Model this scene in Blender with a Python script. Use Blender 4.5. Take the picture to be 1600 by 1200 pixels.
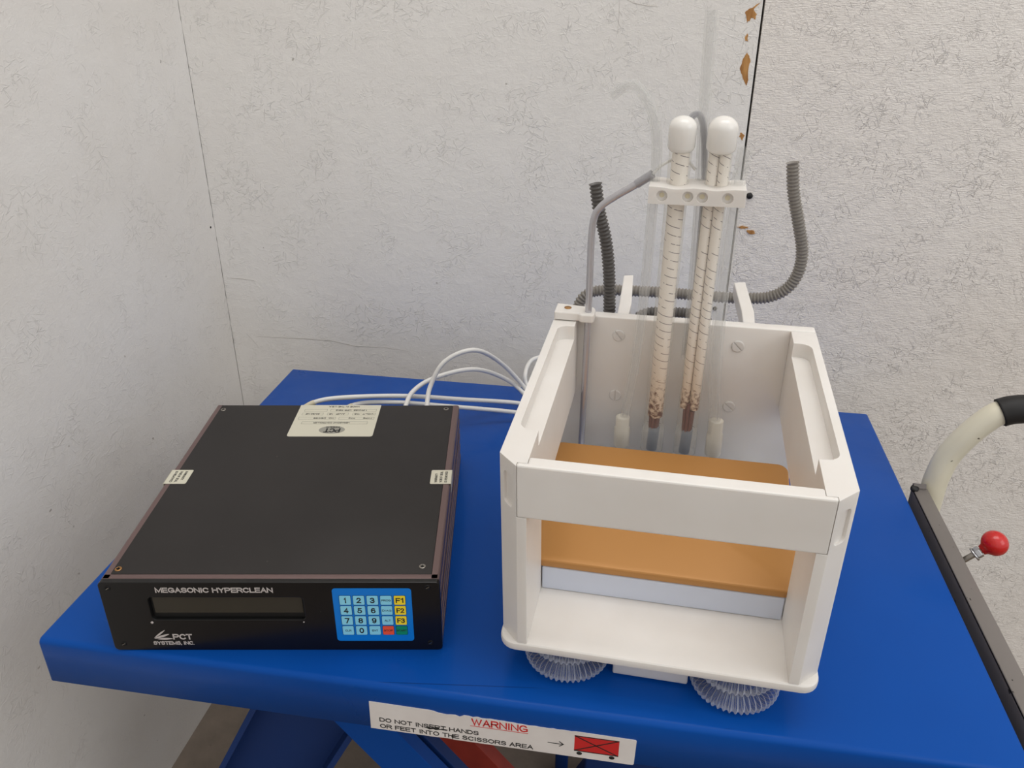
import bpy, bmesh, math, random
from mathutils import Vector, Matrix
random.seed(7)
PI = math.pi
S = bpy.context.scene
C = S.collection
for o in list(bpy.data.objects): bpy.data.objects.remove(o)
ZT = 0.541                                   # height of the table top above the floor

# ------------------------------------------------------------ camera, world, lights, exposure
S.view_settings.view_transform = 'Standard'
S.view_settings.look = 'None'
S.view_settings.gamma = 1.0
S.view_settings.use_curve_mapping = False
S.view_settings.exposure = 0.20
cam = bpy.data.objects.new('camera', bpy.data.cameras.new('camera'))
C.objects.link(cam); S.camera = cam
cam.data.sensor_width = 36.0
cam.data.lens = 1271.0367 * 36.0 / 1600.0
cam.data.clip_start = 0.02
_p, _r, _w = 0.46498348, 0.00433502, 0.16228332
_F = Vector((-math.sin(_w)*math.cos(_p), math.cos(_w)*math.cos(_p), -math.sin(_p)))
_R0 = Vector((math.cos(_w), math.sin(_w), 0)); _U0 = _R0.cross(_F)
_R = _R0*math.cos(_r) + _U0*math.sin(_r); _U = -_R0*math.sin(_r) + _U0*math.cos(_r)
cam.matrix_world = Matrix(((_R.x, _U.x, -_F.x, 0.5017261), (_R.y, _U.y, -_F.y, -1.0310833),
                           (_R.z, _U.z, -_F.z, 0.5270623 + ZT), (0, 0, 0, 1)))

world = bpy.data.worlds.new('world'); S.world = world; world.use_nodes = True
bg = world.node_tree.nodes['Background']
bg.inputs[1].default_value = 0.93
wn = world.node_tree.nodes; wl = world.node_tree.links        # a bright upper hall, dimmer towards the horizon
wc = wn.new('ShaderNodeTexCoord'); ws = wn.new('ShaderNodeSeparateXYZ'); wl.new(wc.outputs['Generated'], ws.inputs[0])
wr = wn.new('ShaderNodeValToRGB'); wl.new(ws.outputs[2], wr.inputs[0]); we = wr.color_ramp.elements
we[0].position = -0.0; we[0].color = (.60, .59, .58, 1); we[1].position = .75; we[1].color = (1.0, .99, .975, 1)
wl.new(wr.outputs[0], bg.inputs[0])

def area(name, loc, target, sx, sy, power, col):
    l = bpy.data.lights.new(name, 'AREA'); l.shape = 'RECTANGLE'; l.size = sx; l.size_y = sy
    l.energy = power; l.color = col
    o = bpy.data.objects.new(name, l); C.objects.link(o); o.location = loc
    o.rotation_euler = (Vector(target) - Vector(loc)).to_track_quat('-Z', 'Y').to_euler()
    return o
area('ceiling_light', (0.60, -0.25, 3.3), (0.60, -0.15, 0.5), 2.4, 1.2, 25, (1.0, 0.98, 0.955))
area('side_daylight', (2.9, -1.6, 2.2), (0.3, -0.1, 0.7), 1.6, 1.6, 12, (0.93, 0.97, 1.0))

# ------------------------------------------------------------ helpers
def _arc(cx, cy, rx, ry, a0, a1, n=10):
    return [(cx + rx*math.cos(math.radians(a0+(a1-a0)*i/n)), cy + ry*math.sin(math.radians(a0+(a1-a0)*i/n))) for i in range(n+1)]
GW = {'I': .14, 'M': .92, 'W': 1.12, '1': .30, '.': .001, ',': .05, 'O': .86, 'G': .84, 'C': .80, 'L': .62, 'E': .66, 'F': .62, 'J': .5, '/': .5, '2': .62, '3': .62, '4': .68, '5': .62, '6': .64, '7': .62, '8': .64, '9': .64, '0': .64, 'S': .70, 'T': .72}
_O = _arc(.5, .5, .5, .5, 90, 450, 24)
_S = _arc(.5, .745, .46, .255, 15, 180, 8) + _arc(.5, .745, .46, .235, 180, 262, 4)[1:] + _arc(.5, .265, .5, .255, 82, -15, 5) + _arc(.5, .265, .5, .265, -15, -168, 8)[1:]
GLYPH = {'A': [[(0, 0), (.5, 1), (1, 0)], [(.2, .36), (.8, .36)]], 'B': [[(0, 0), (0, 1), (.6, 1)] + _arc(.6, .76, .36, .24, 90, -90, 6) + [(0, .52)], [(.6, .52)] + _arc(.62, .26, .38, .26, 90, -90, 6) + [(0, 0)]],
 'C': [_arc(.52, .5, .52, .5, 38, 322, 18)], 'D': [[(0, 0), (0, 1), (.45, 1)] + _arc(.45, .5, .55, .5, 90, -90, 12) + [(0, 0)]], 'E': [[(1, 1), (0, 1), (0, 0), (1, 0)], [(0, .52), (.92, .52)]],
 'F': [[(1, 1), (0, 1), (0, 0)], [(0, .5), (.86, .5)]], 'G': [_arc(.5, .5, .5, .5, 40, 300, 16) + [(1, .12), (1, .45), (.56, .45)]], 'H': [[(0, 0), (0, 1)], [(1, 0), (1, 1)], [(0, .52), (1, .52)]], 'I': [[(.5, 0), (.5, 1)]],
 'J': [[(1, 1), (1, .3)] + _arc(.5, .3, .5, .3, 0, -180, 8)], 'K': [[(0, 0), (0, 1)], [(1, 1), (0, .35)], [(.36, .6), (1, 0)]], 'L': [[(0, 1), (0, 0), (1, 0)]], 'M': [[(0, 0), (0, 1), (.5, .08), (1, 1), (1, 0)]],
 'N': [[(0, 0), (0, 1), (1, 0), (1, 1)]], 'O': [_O], 'P': [[(0, 0), (0, 1), (.6, 1)] + _arc(.6, .73, .4, .27, 90, -90, 8) + [(0, .46)]], 'Q': [_O, [(.6, .28), (1, -.02)]],
 'R': [[(0, 0), (0, 1), (.62, 1)] + _arc(.62, .745, .36, .255, 90, -90, 8) + [(0, .49)], [(.58, .49), (1, 0)]], 'S': [_S], 'T': [[(0, 1), (1, 1)], [(.5, 1), (.5, 0)]], 'U': [[(0, 1), (0, .35)] + _arc(.5, .35, .5, .35, 180, 360, 10) + [(1, 1)]],
 'V': [[(0, 1), (.5, 0), (1, 1)]], 'W': [[(0, 1), (.26, 0), (.5, .92), (.74, 0), (1, 1)]], 'X': [[(0, 0), (1, 1)], [(0, 1), (1, 0)]], 'Y': [[(0, 1), (.5, .45), (1, 1)], [(.5, .45), (.5, 0)]], 'Z': [[(0, 1), (1, 1), (0, 0), (1, 0)]],
 '0': [_O], '1': [[(0, .78), (.9, 1), (.9, 0)]], '2': [_arc(.5, .72, .46, .28, 170, -28, 10) + [(0, 0), (1, 0)]], '3': [_arc(.46, .75, .44, .25, 160, -90, 10), _arc(.46, .27, .52, .27, 90, -165, 10)],
 '4': [[(.74, 0), (.74, 1), (0, .28), (1, .28)]], '5': [[(.92, 1), (.2, 1), (.08, .5)] + _arc(.46, .32, .52, .32, 125, -165, 12)], '6': [_arc(.52, .5, .5, .5, 45, 180, 8) + [(.02, .32)] , _arc(.5, .31, .48, .31, 0, 360, 18)],
 '7': [[(0, 1), (1, 1), (.36, 0)]], '8': [_arc(.5, .755, .42, .245, 0, 360, 16), _arc(.5, .265, .5, .265, 0, 360, 16)], '9': [_arc(.48, .5, .5, .5, 225, 360, 8) + [(.98, .68)], _arc(.5, .69, .48, .31, 0, 360, 18)],
 '.': [[(.5, 0), (.5, .01)]], ',': [[(1, .06), (0, -.14)]], '/': [[(0, 0), (1, 1)]]}
class MB:
    """collects shapes, links them as ONE mesh object"""
    def __init__(s): s.v = []; s.f = []; s.m = []; s.s = []; s.mats = []
    def mi(s, mat):
        if mat is None: return 0
        if mat not in s.mats: s.mats.append(mat)
        return s.mats.index(mat)
    def add(s, vs, fs, mat=None, smooth=False, M=None):
        k = len(s.v); i = s.mi(mat)
        s.v += [tuple((M @ Vector(p)) if M else p) for p in vs]
        for f in fs: s.f.append([a + k for a in f]); s.m.append(i); s.s.append(smooth)
    def addbm(s, bm, mat=None, smooth=False, M=None):
        bm.verts.ensure_lookup_table()
        for i, v in enumerate(bm.verts): v.index = i
        s.add([tuple(v.co) for v in bm.verts], [[v.index for v in f.verts] for f in bm.faces], mat, smooth, M); bm.free()
    def box(s, a, b, mat=None, bev=0.0, seg=2, M=None):
        bm = bmesh.new(); bmesh.ops.create_cube(bm, size=1)
        for v in bm.verts: v.co = Vector([(a[i]+b[i])/2 + v.co[i]*(b[i]-a[i]) for i in range(3)])
        if bev: bmesh.ops.bevel(bm, geom=list(bm.edges), offset=bev, segments=seg, profile=0.5, affect='EDGES')
        s.addbm(bm, mat, bev > 0, M)
    def prism(s, poly, d0, d1, ax='z', mat=None, M=None, bev=0.0):
        def P(u, v, d): return {'z': (u, v, d), 'y': (u, d, v), 'x': (d, u, v)}[ax]
        bm = bmesh.new()
        a = [bm.verts.new(P(u, v, d0)) for u, v in poly]; b = [bm.verts.new(P(u, v, d1)) for u, v in poly]
        bm.faces.new(a); bm.faces.new(b); n = len(poly)
        for i in range(n): bm.faces.new((a[i], a[(i+1) % n], b[(i+1) % n], b[i]))
        bmesh.ops.recalc_face_normals(bm, faces=bm.faces)
        if bev: bmesh.ops.bevel(bm, geom=[e for e in bm.edges if e.calc_face_angle(0) > 0.5], offset=bev, segments=2, profile=0.5, affect='EDGES')
        s.addbm(bm, mat, False, M)
    def tube(s, pts, r, n=12, mat=None, cap=True, M=None, rad=None):
        pts = [Vector(p) for p in pts]; vs = []; fs = []
        T = [(pts[min(i+1, len(pts)-1)] - pts[max(i-1, 0)]).normalized() for i in range(len(pts))]
        ref = Vector((0, 0, 1)) if abs(T[0].z) < .9 else Vector((1, 0, 0))
        N = (ref - T[0]*ref.dot(T[0])).normalized()
        for i, p in enumerate(pts):
            N = (N - T[i]*N.dot(T[i])).normalized(); B = T[i].cross(N); rr = rad[i] if rad else r
            vs += [tuple(p + (N*math.cos(2*PI*k/n) + B*math.sin(2*PI*k/n))*rr) for k in range(n)]
        for i in range(len(pts)-1):
            for k in range(n): fs.append((i*n+k, i*n+(k+1) % n, (i+1)*n+(k+1) % n, (i+1)*n+k))
        s.add(vs, fs, mat, True, M)
        if cap: s.add(vs[:n], [tuple(range(n))[::-1]], mat, False, M); s.add(vs[-n:], [tuple(range(n))], mat, False, M)
    def lathe(s, prof, n=24, mat=None, M=None, smooth=True):
        vs = []; fs = []
        for r, z in prof: vs += [(r*math.cos(2*PI*k/n), r*math.sin(2*PI*k/n), z) for k in range(n)]
        for i in range(len(prof)-1):
            for k in range(n): fs.append((i*n+k, i*n+(k+1) % n, (i+1)*n+(k+1) % n, (i+1)*n+k))
        fs.append(tuple(range(n))[::-1]); fs.append(tuple(range((len(prof)-1)*n, len(prof)*n)))
        s.add(vs, fs, mat, smooth, M)
    def text(s, t, x0, x1, y0, y1, mat, M=None, bold=0.0, depth=0.00015):
        """even-stroke capital lettering filling x0..x1, y0..y1 of the local xy plane; bold = stroke width / height"""
        adv = []; x = 0.0
        for ch in t:
            if ch == ' ': x += .45; continue
            w = GW.get(ch, .76); adv.append((ch, x, w)); x += w + .24
        tot = adv[-1][1] + adv[-1][2]; H = y1-y0; sw = H*(bold if bold else .15); k = (x1-x0-sw)/tot if tot else 1
        for ch, gx, w in adv:
            for line in GLYPH.get(ch, []):
                P = [Vector((x0 + sw/2 + (gx + px*w)*k, y0 + sw/2 + py*(H-sw))) for px, py in line]
                Q = [P[0]]
                for p in P[1:]:
                    if (p-Q[-1]).length > 1e-7: Q.append(p)
                P = Q; n = len(P)
                if n < 2: continue
                cl = (P[0]-P[-1]).length < 1e-6; vs = []
                for i in range(n):
                    a = P[i-1] if i else (P[-2] if cl else None); c = P[i+1] if i < n-1 else (P[1] if cl else None)
                    d1 = (P[i]-a).normalized() if a is not None else None; d2 = (c-P[i]).normalized() if c is not None else None
                    if d1 is None: d1 = d2
                    if d2 is None: d2 = d1
                    m = (d1+d2); m = m.normalized() if m.length > .2 else d1
                    nn = Vector((-m.y, m.x)); cc = max(.5, abs(nn.dot(Vector((-d1.y, d1.x))))); e = nn*(sw/2/cc); p = P[i]
                    if not cl and i == 0: p = p - d2*sw*.5
                    if not cl and i == n-1: p = p + d1*sw*.5
                    vs += [(p.x+e.x, p.y+e.y, 0), (p.x-e.x, p.y-e.y, 0), (p.x+e.x, p.y+e.y, depth), (p.x-e.x, p.y-e.y, depth)]
                fs = []
                for i in range(n-1):
                    a, c = i*4, i*4+4; fs += [(a+2, a+3, c+3, c+2), (a, a+2, c+2, c), (a+3, a+1, c+1, c+3)]
                s.add(vs, fs, mat, False, M)
    def build(s, name, mat=None, parent=None, M=None, normals=True):
        me = bpy.data.meshes.new(name); me.from_pydata(s.v, [], s.f); me.update()
        mats = s.mats if s.mats else []
        if mat is not None and not mats: mats = [mat]
        for m in mats: me.materials.append(m)
        me.polygons.foreach_set('material_index', s.m); me.polygons.foreach_set('use_smooth', s.s)
        if normals:
            bm = bmesh.new(); bm.from_mesh(me); bmesh.ops.recalc_face_normals(bm, faces=bm.faces); bm.to_mesh(me); bm.free()
        o = bpy.data.objects.new(name, me); C.objects.link(o)
        if parent is not None:
            o.parent = parent
            if M is not None: bpy.context.view_layer.update(); o.matrix_parent_inverse = parent.matrix_world.inverted()
        if M is not None: o.matrix_basis = M
        return o

def tag(o, label=None, cat=None, group=None, kind=None):
    if label: o['label'] = label
    if cat: o['category'] = cat
    if group: o['group'] = group
    if kind: o['kind'] = kind
    return o
def empty(name, M, label, cat, group=None):
    o = bpy.data.objects.new(name, None); C.objects.link(o); o.empty_display_size = .02
    o.matrix_world = M; return tag(o, label, cat, group)
def carve(o, cutters, bevel=0.0, seg=2):
    """boolean-cut, then bevel, baked into o's mesh"""
    for c in cutters:
        m = o.modifiers.new('b', 'BOOLEAN'); m.operation = 'DIFFERENCE'; m.object = c; m.solver = 'EXACT'
        if c.parent is None and o.parent is not None: c.matrix_world = o.parent.matrix_world @ c.matrix_world
    if bevel:
        m = o.modifiers.new('v', 'BEVEL'); m.width = bevel; m.segments = seg; m.limit_method = 'ANGLE'; m.angle_limit = 0.6
    bpy.context.view_layer.update()
    me = bpy.data.meshes.new_from_object(o.evaluated_get(bpy.context.evaluated_depsgraph_get()))
    o.modifiers.clear(); old = o.data; o.data = me; me.name = old.name
    for c in cutters: bpy.data.objects.remove(c)
    for p in o.data.polygons: p.use_smooth = False
    return o
def shade(o, ang=0.6):
    for p in o.data.polygons: p.use_smooth = True
    bm = bmesh.new(); bm.from_mesh(o.data)
    for e in bm.edges: e.smooth = not (len(e.link_faces) == 2 and e.calc_face_angle(0) > ang)
    bm.to_mesh(o.data); bm.free(); return o
def spline(pts, n=10):
    P = [Vector(p) for p in pts]; P = [P[0]*2-P[1]] + P + [P[-1]*2-P[-2]]; out = []
    for i in range(1, len(P)-2):
        for k in range(n):
            t = k/n; a, b, c, d = P[i-1], P[i], P[i+1], P[i+2]
            out.append(0.5*((2*b) + (c-a)*t + (2*a-5*b+4*c-d)*t*t + (3*b-3*c+d-a)*t**3))
    out.append(P[-2]); return out
def resample(pts, step):
    out = [pts[0]]; acc = 0
    for a, b in zip(pts, pts[1:]):
        L = (b-a).length
        while acc + L >= step:
            a = a + (b-a)*((step-acc)/L); L = (b-a).length; out.append(a.copy()); acc = 0
            if L < 1e-9: break
        acc += L
    return out
def rrect(x0, x1, y0, y1, r, n=5, corners=(1, 1, 1, 1)):
    P = []
    for (cx, cy, a0, k) in ((x1-r, y1-r, 0, 0), (x0+r, y1-r, 90, 1), (x0+r, y0+r, 180, 2), (x1-r, y0+r, 270, 3)):
        if corners[k]:
            for i in range(n+1):
                a = math.radians(a0 + 90*i/n); P.append((cx + r*math.cos(a), cy + r*math.sin(a)))
        else: P.append(((x1, y1), (x0, y1), (x0, y0), (x1, y0))[k])
    return P

# ------------------------------------------------------------ materials
def sr(r, g, b):
    f = lambda c: (c/255/12.92 if c/255 <= .04045 else ((c/255+.055)/1.055)**2.4)
    return (f(r), f(g), f(b), 1)
def pbr(name, col, rough=.5, metal=0, spec=.5, sss=0, coat=0, trans=0, ior=1.45):
    m = bpy.data.materials.new(name); m.use_nodes = True; b = m.node_tree.nodes['Principled BSDF']; i = b.inputs
    i['Base Color'].default_value = col; i['Roughness'].default_value = rough; i['Metallic'].default_value = metal
    i['Specular IOR Level'].default_value = spec; i['Coat Weight'].default_value = coat
    i['Transmission Weight'].default_value = trans; i['IOR'].default_value = ior
    if sss: i['Subsurface Weight'].default_value = sss; i['Subsurface Radius'].default_value = (1, .9, .8); i['Subsurface Scale'].default_value = .006
    return m
class NT:
    def __init__(s, m): s.t = m.node_tree; s.b = s.t.nodes['Principled BSDF']
    def n(s, ty, **k):
        x = s.t.nodes.new(ty)
        for a, b in k.items(): setattr(x, a, b)
        return x
    def l(s, a, b): s.t.links.new(a, b)
    def coord(s): return s.n('ShaderNodeTexCoord').outputs['Object']
    def map(s, v, scale=(1, 1, 1), rot=(0, 0, 0), loc=(0, 0, 0)):
        m = s.n('ShaderNodeMapping'); s.l(v, m.inputs[0]); m.inputs['Scale'].default_value = scale
        m.inputs['Rotation'].default_value = rot; m.inputs['Location'].default_value = loc; return m.outputs[0]
    def noise(s, v, sc, det=3, rough=.5):
        x = s.n('ShaderNodeTexNoise'); s.l(v, x.inputs['Vector']); x.inputs['Scale'].default_value = sc
        x.inputs['Detail'].default_value = det; x.inputs['Roughness'].default_value = rough; return x.outputs['Fac']
    def ramp(s, f, stops):
        x = s.n('ShaderNodeValToRGB'); s.l(f, x.inputs[0]); e = x.color_ramp.elements
        while len(e) < len(stops): e.new(.5)
        for a, (p, c) in zip(e, stops): a.position = p; a.color = c if len(c) == 4 else (*c, 1)
        return x.outputs[0]
    def mix(s, f, a, b, mode='MIX'):
        x = s.n('ShaderNodeMix'); x.data_type = 'RGBA'; x.blend_type = mode
        for v, k in ((f, 0), (a, 6), (b, 7)):
            if isinstance(v, (tuple, float, int)): x.inputs[k].default_value = v
            else: s.l(v, x.inputs[k])
        return x.outputs[2]
    def math(s, op, a, b=0.0):
        x = s.n('ShaderNodeMath'); x.operation = op
        for v, k in ((a, 0), (b, 1)):
            if isinstance(v, (float, int)): x.inputs[k].default_value = v
            else: s.l(v, x.inputs[k])
        return x.outputs[0]
    def bump(s, h, st, dist):
        x = s.n('ShaderNodeBump'); s.l(h, x.inputs['Height']); x.inputs['Strength'].default_value = st
        x.inputs['Distance'].default_value = dist; s.l(x.outputs[0], s.b.inputs['Normal'])

def wall_mat(name, base, dirt, plane, amp=1.0, lines=.15):
    """thick off-white paint over strand board: short raised strand edges in several directions"""
    m = pbr(name, base, .55); t = NT(m); co = t.coord()
    if plane == 'x':        # wall in the yz plane: turn it so that its plane becomes xy
        sx = t.n('ShaderNodeSeparateXYZ'); t.l(co, sx.inputs[0]); cb = t.n('ShaderNodeCombineXYZ')
        t.l(sx.outputs[1], cb.inputs[0]); t.l(sx.outputs[2], cb.inputs[1]); co = cb.outputs[0]
    else:
        sx = t.n('ShaderNodeSeparateXYZ'); t.l(co, sx.inputs[0]); cb = t.n('ShaderNodeCombineXYZ')
        t.l(sx.outputs[0], cb.inputs[0]); t.l(sx.outputs[2], cb.inputs[1]); co = cb.outputs[0]
    h = None
    for k, a in enumerate((0.3, 1.05, 1.75, 2.4, 2.85)):
        v = t.map(t.map(co, (1, 1, 1), (0, 0, a), (k*3.3, k*1.1, 0)), (46, 290, 1))
        r = t.ramp(t.noise(v, 1.0, 2, .45), [(0.63, (0, 0, 0)), (0.675, (1, 1, 1)), (0.71, (0, 0, 0))])
        h = r if h is None else t.mix(1.0, h, r, 'LIGHTEN')
    mask = t.ramp(t.noise(t.map(co, (1, 1, 1), (0, 0, 0), (4, 9, 0)), 16.0, 4, .6), [(.43, (.10,)*3), (.64, (1, 1, 1))])
    h = t.mix(1.0, h, mask, 'MULTIPLY')
    soft = t.noise(co, 48, 6, .68); fine = t.noise(co, 420, 2, .5)
    weave = t.noise(t.map(co, (110, 760, 1)), 1, 2, .5)
    hh = t.math('ADD', t.math('MULTIPLY', h, .8), t.math('ADD', t.math('MULTIPLY', soft, 1.7), t.math('ADD', t.math('MULTIPLY', fine, .25), t.math('MULTIPLY', weave, lines))))
    t.bump(hh, .7, .0008*amp)
    st = t.ramp(t.noise(co, 2.3, 4, .6), [(.35, (0, 0, 0)), (.72, (1, 1, 1))])
    c = t.mix(st, base, dirt)
    sp = t.ramp(t.noise(t.map(co, (1, 1, 1), (0, 0, 0), (1, 5, 0)), 75, 2, .4), [(.765, (0, 0, 0)), (.79, (1, 1, 1))])
    c = t.mix(t.math('MULTIPLY', sp, .55), c, sr(120, 108, 92))
    cr = t.math('MULTIPLY', t.ramp(h, [(.55, (0, 0, 0)), (1, (1, 1, 1))]), .05)
    c = t.mix(cr, c, sr(140, 132, 122))
    t.l(c, t.b.inputs['Base Color']); return m
M_WALLL = wall_mat('painted_board_left', sr(230, 227, 223), sr(220, 215, 208), 'x', .9)
M_WALLB = wall_mat('painted_board_back', sr(239, 236, 231), sr(232, 228, 222), 'y', 1.3)
M_WALLR = wall_mat('painted_board_right', sr(238, 233, 227), sr(232, 225, 217), 'y', 2.7, .5)
M_SHADE = pbr('shadowed_joint', sr(120, 112, 102), .9)  # grey of the corner joint strip: shadow of the gap put into the colour
M_GAP = pbr('dark_gap', sr(40, 36, 32), .9)
M_WOOD = pbr('bare_wood', sr(178, 128, 72), .8); t = NT(M_WOOD)
t.l(t.ramp(t.noise(t.map(t.coord(), (200, 200, 40)), 1, 3), [(.3, sr(150, 100, 52)), (.7, sr(200, 150, 90))]), t.b.inputs['Base Color'])
M_FLOOR = pbr('concrete', sr(120, 108, 96), .8); t = NT(M_FLOOR); co = t.coord()
c = t.ramp(t.noise(co, 7, 6, .65), [(.3, sr(112, 101, 90)), (.7, sr(144, 131, 118))])
sp = t.ramp(t.noise(co, 45, 3, .6), [(.66, (0, 0, 0)), (.74, (1, 1, 1))]); c = t.mix(t.math('MULTIPLY', sp, .5), c, sr(84, 76, 70))
t.l(c, t.b.inputs['Base Color']); t.bump(t.noise(co, 120, 4), .4, .001)

M_BLUE = pbr('blue_enamel', sr(9, 70, 152), .32, spec=.10, coat=.07); t = NT(M_BLUE); co = t.coord()
c = t.ramp(t.noise(co, 3.2, 3), [(.3, sr(8, 69, 150)), (.7, sr(10, 78, 165))])
def scratch(t, co, rot, sc, lo, hi, loc):
    return t.ramp(t.noise(t.map(t.map(co, (1, 1, 1), (0, 0, rot), loc), sc), 1, 1, .3), [(lo, (0, 0, 0)), (hi, (1, 1, 1))])
s1 = scratch(t, co, .25, (5, 320, 5), .80, .82, (3, 1, 0)); s2 = scratch(t, co, -1.1, (6, 300, 6), .81, .83, (1, 7, 0))
s3 = scratch(t, co, -.12, (3, 260, 3), .79, .81, (6, 2, 0))
chips = t.ramp(t.noise(t.map(co, (150, 260, 150)), 1, 4, .6), [(.80, (0, 0, 0)), (.82, (1, 1, 1))])
t.b.inputs['Coat Roughness'].default_value = .10
gn = t.n('ShaderNodeNewGeometry'); sz = t.n('ShaderNodeSeparateXYZ'); t.l(gn.outputs['Normal'], sz.inputs[0]); upf = t.math('GREATER_THAN', sz.outputs[2], .97)
s1, s2, s3 = [t.math('MULTIPLY', q_, upf) for q_ in (s1, s2, s3)]
c = t.mix(t.math('MULTIPLY', s3, .6), c, sr(10, 34, 84)); c = t.mix(t.math('MULTIPLY', s2, .3), c, sr(10, 30, 76))
c = t.mix(t.math('MULTIPLY', s1, .45), c, sr(110, 150, 205)); c = t.mix(t.math('MULTIPLY', chips, .4), c, sr(150, 165, 185))
t.l(c, t.b.inputs['Base Color']); t.l(t.ramp(t.noise(co, 12, 4), [(.3, (.27,)*3), (.7, (.42,)*3)]), t.b.inputs['Roughness'])
t.bump(t.noise(co, 60, 2), .1, .0006)
M_BLUEDK = pbr('blue_frame_paint', sr(20, 52, 110), .5, spec=.3)
M_REDP = pbr('red_scissor_paint', sr(160, 52, 40), .5); t = NT(M_REDP)
t.l(t.ramp(t.noise(t.coord(), 18, 4), [(.35, sr(140, 45, 36)), (.7, sr(172, 60, 46))]), t.b.inputs['Base Color'])
M_GREYP = pbr('grey_channel_paint', sr(118, 112, 108), .5); t = NT(M_GREYP); co = t.coord()
sp = t.ramp(t.noise(t.map(co, (1, .6, 1)), 130, 3, .5), [(.69, (0, 0, 0)), (.71, (1, 1, 1))]); t.l(t.mix(sp, sr(118, 112, 108), sr(38, 34, 32)), t.b.inputs['Base Color'])
M_CREAM = pbr('cream_paint', sr(222, 216, 194), .3, coat=.3); t = NT(M_CREAM); co = t.coord()
sp = t.ramp(t.noise(co, 110, 2, .4), [(.73, (0, 0, 0)), (.75, (1, 1, 1))]); t.l(t.mix(sp, sr(222, 216, 194), sr(92, 84, 70)), t.b.inputs['Base Color'])
M_RUBBER = pbr('black_rubber', sr(26, 24, 24), .55)
M_RED = pbr('red_plastic', sr(196, 24, 22), .22, coat=.4)
M_STEEL = pbr('steel', sr(160, 155, 148), .3, 1)
M_STEELB = pbr('bright_steel', sr(190, 190, 192), .2, 1)
M_BRASS = pbr('brass', sr(176, 132, 84), .35, .9)
M_HDPE = pbr('white_polyethylene', sr(230, 226, 221), .42, sss=.25); t = NT(M_HDPE); co = t.coord()
t.l(t.ramp(t.noise(co, 14, 3), [(.35, sr(224, 219, 213)), (.7, sr(230, 226, 221))]), t.b.inputs['Base Color'])
t.bump(t.noise(co, 90, 3), .12, .0004)
M_HDPEW = pbr('worn_polyethylene', sr(232, 228, 222), .35, sss=.25)
M_GOLD = pbr('gold_satin_metal', sr(186, 134, 76), .40, .12, spec=.35); t = NT(M_GOLD); t.bump(t.noise(t.map(t.coord(), (1, 8, 8)), 30, 2), .05, .0004)
M_BLUISH = pbr('milky_blue_plastic', sr(208, 214, 228), .4, sss=.3)
M_LID = pbr('charcoal_crackle_paint', sr(46, 43, 42), .6, spec=.3); t = NT(M_LID); co = t.coord()
c = t.ramp(t.noise(co, 9, 4), [(.3, sr(43, 40, 39)), (.7, sr(49, 46, 45))])
sp = t.ramp(t.noise(t.map(co, (1, 1, 1), (0, 0, .4), (2, 0, 0)), 120, 2, .4), [(.77, (0, 0, 0)), (.8, (1, 1, 1))]); c = t.mix(t.math('MULTIPLY', sp, .35), c, sr(92, 88, 84))
t.l(c, t.b.inputs['Base Color']); t.bump(t.noise(co, 900, 2), .25, .0002)
M_RAIL = pbr('bronze_anodised_rail', sr(112, 92, 90), .4, .35)
M_BLACK = pbr('black_front_panel', sr(14, 12, 13), .3); t = NT(M_BLACK); co = t.coord()
sp = t.ramp(t.noise(t.map(co, (1, 1, .5)), 210, 3, .5), [(.775, (0, 0, 0)), (.79, (1, 1, 1))]); t.l(t.mix(t.math('MULTIPLY', sp, .5), sr(15, 13, 14), sr(95, 92, 92)), t.b.inputs['Base Color'])
M_BLACKM = pbr('black_slot', sr(6, 6, 6), .6)
M_LCD = pbr('dark_olive_display', sr(58, 54, 46), .25)
M_SILK = pbr('pale_silkscreen', sr(196, 188, 184), .6)
M_STICK = pbr('cream_sticker', sr(206, 202, 184), .4)
M_INK = pbr('black_ink', sr(30, 30, 30), .6)
M_GREYINK = pbr('grey_ink', sr(150, 148, 138), .6)
M_REDINK = pbr('red_ink', sr(200, 36, 36), .5)
M_LABEL = pbr('white_vinyl_label', sr(226, 220, 216), .4); t = NT(M_LABEL)
t.l(t.ramp(t.noise(t.coord(), 30, 4), [(.3, sr(218, 211, 207)), (.7, sr(232, 227, 223))]), t.b.inputs['Base Color'])
M_PAD = pbr('blue_keypad_film', sr(10, 124, 218), .35)
M_KCY = pbr('cyan_key', sr(142, 218, 242), .35); M_KYE = pbr('yellow_key', sr(255, 226, 48), .35)
M_KRE = pbr('red_key', sr(244, 90, 58), .35); M_KGR = pbr('green_key', sr(16, 140, 106), .35)
M_NAVY = pbr('navy_outline', sr(8, 64, 120), .5)
M_CABLE = pbr('white_cable_jacket', sr(226, 224, 220), .4)
M_YELLOWED = pbr('yellowed_sleeve', sr(214, 204, 176), .5)
M_CAP = pbr('milky_white_cap', sr(232, 229, 224), .16, sss=.4, coat=.3)
M_BRAID = pbr('braided_sleeve', sr(232, 224, 214), .5); t = NT(M_BRAID); co = t.coord()
sep = t.n('ShaderNodeSeparateXYZ'); t.l(co, sep.inputs[0])
at = t.n('ShaderNodeMath'); at.operation = 'ARCTAN2'; t.l(sep.outputs[1], at.inputs[0]); t.l(sep.outputs[0], at.inputs[1])
u = t.math('DIVIDE', at.outputs[0], 2*PI); z = sep.outputs[2]
def helix(sg, pitch, wid):
    w = t.math('FRACT', t.math('ADD', t.math('MULTIPLY', z, 1/pitch), t.math('MULTIPLY', u, sg)))
    return t.math('LESS_THAN', w, wid)
dash = t.math('GREATER_THAN', t.noise(t.map(co, (130, 130, 150)), 1.0, 2), .47)
tick = t.math('MULTIPLY', helix(1.6, .0078, .085), dash)
low = t.n('ShaderNodeMapRange'); t.l(z, low.inputs[0]); low.inputs[1].default_value = .150; low.inputs[2].default_value = .040
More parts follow.
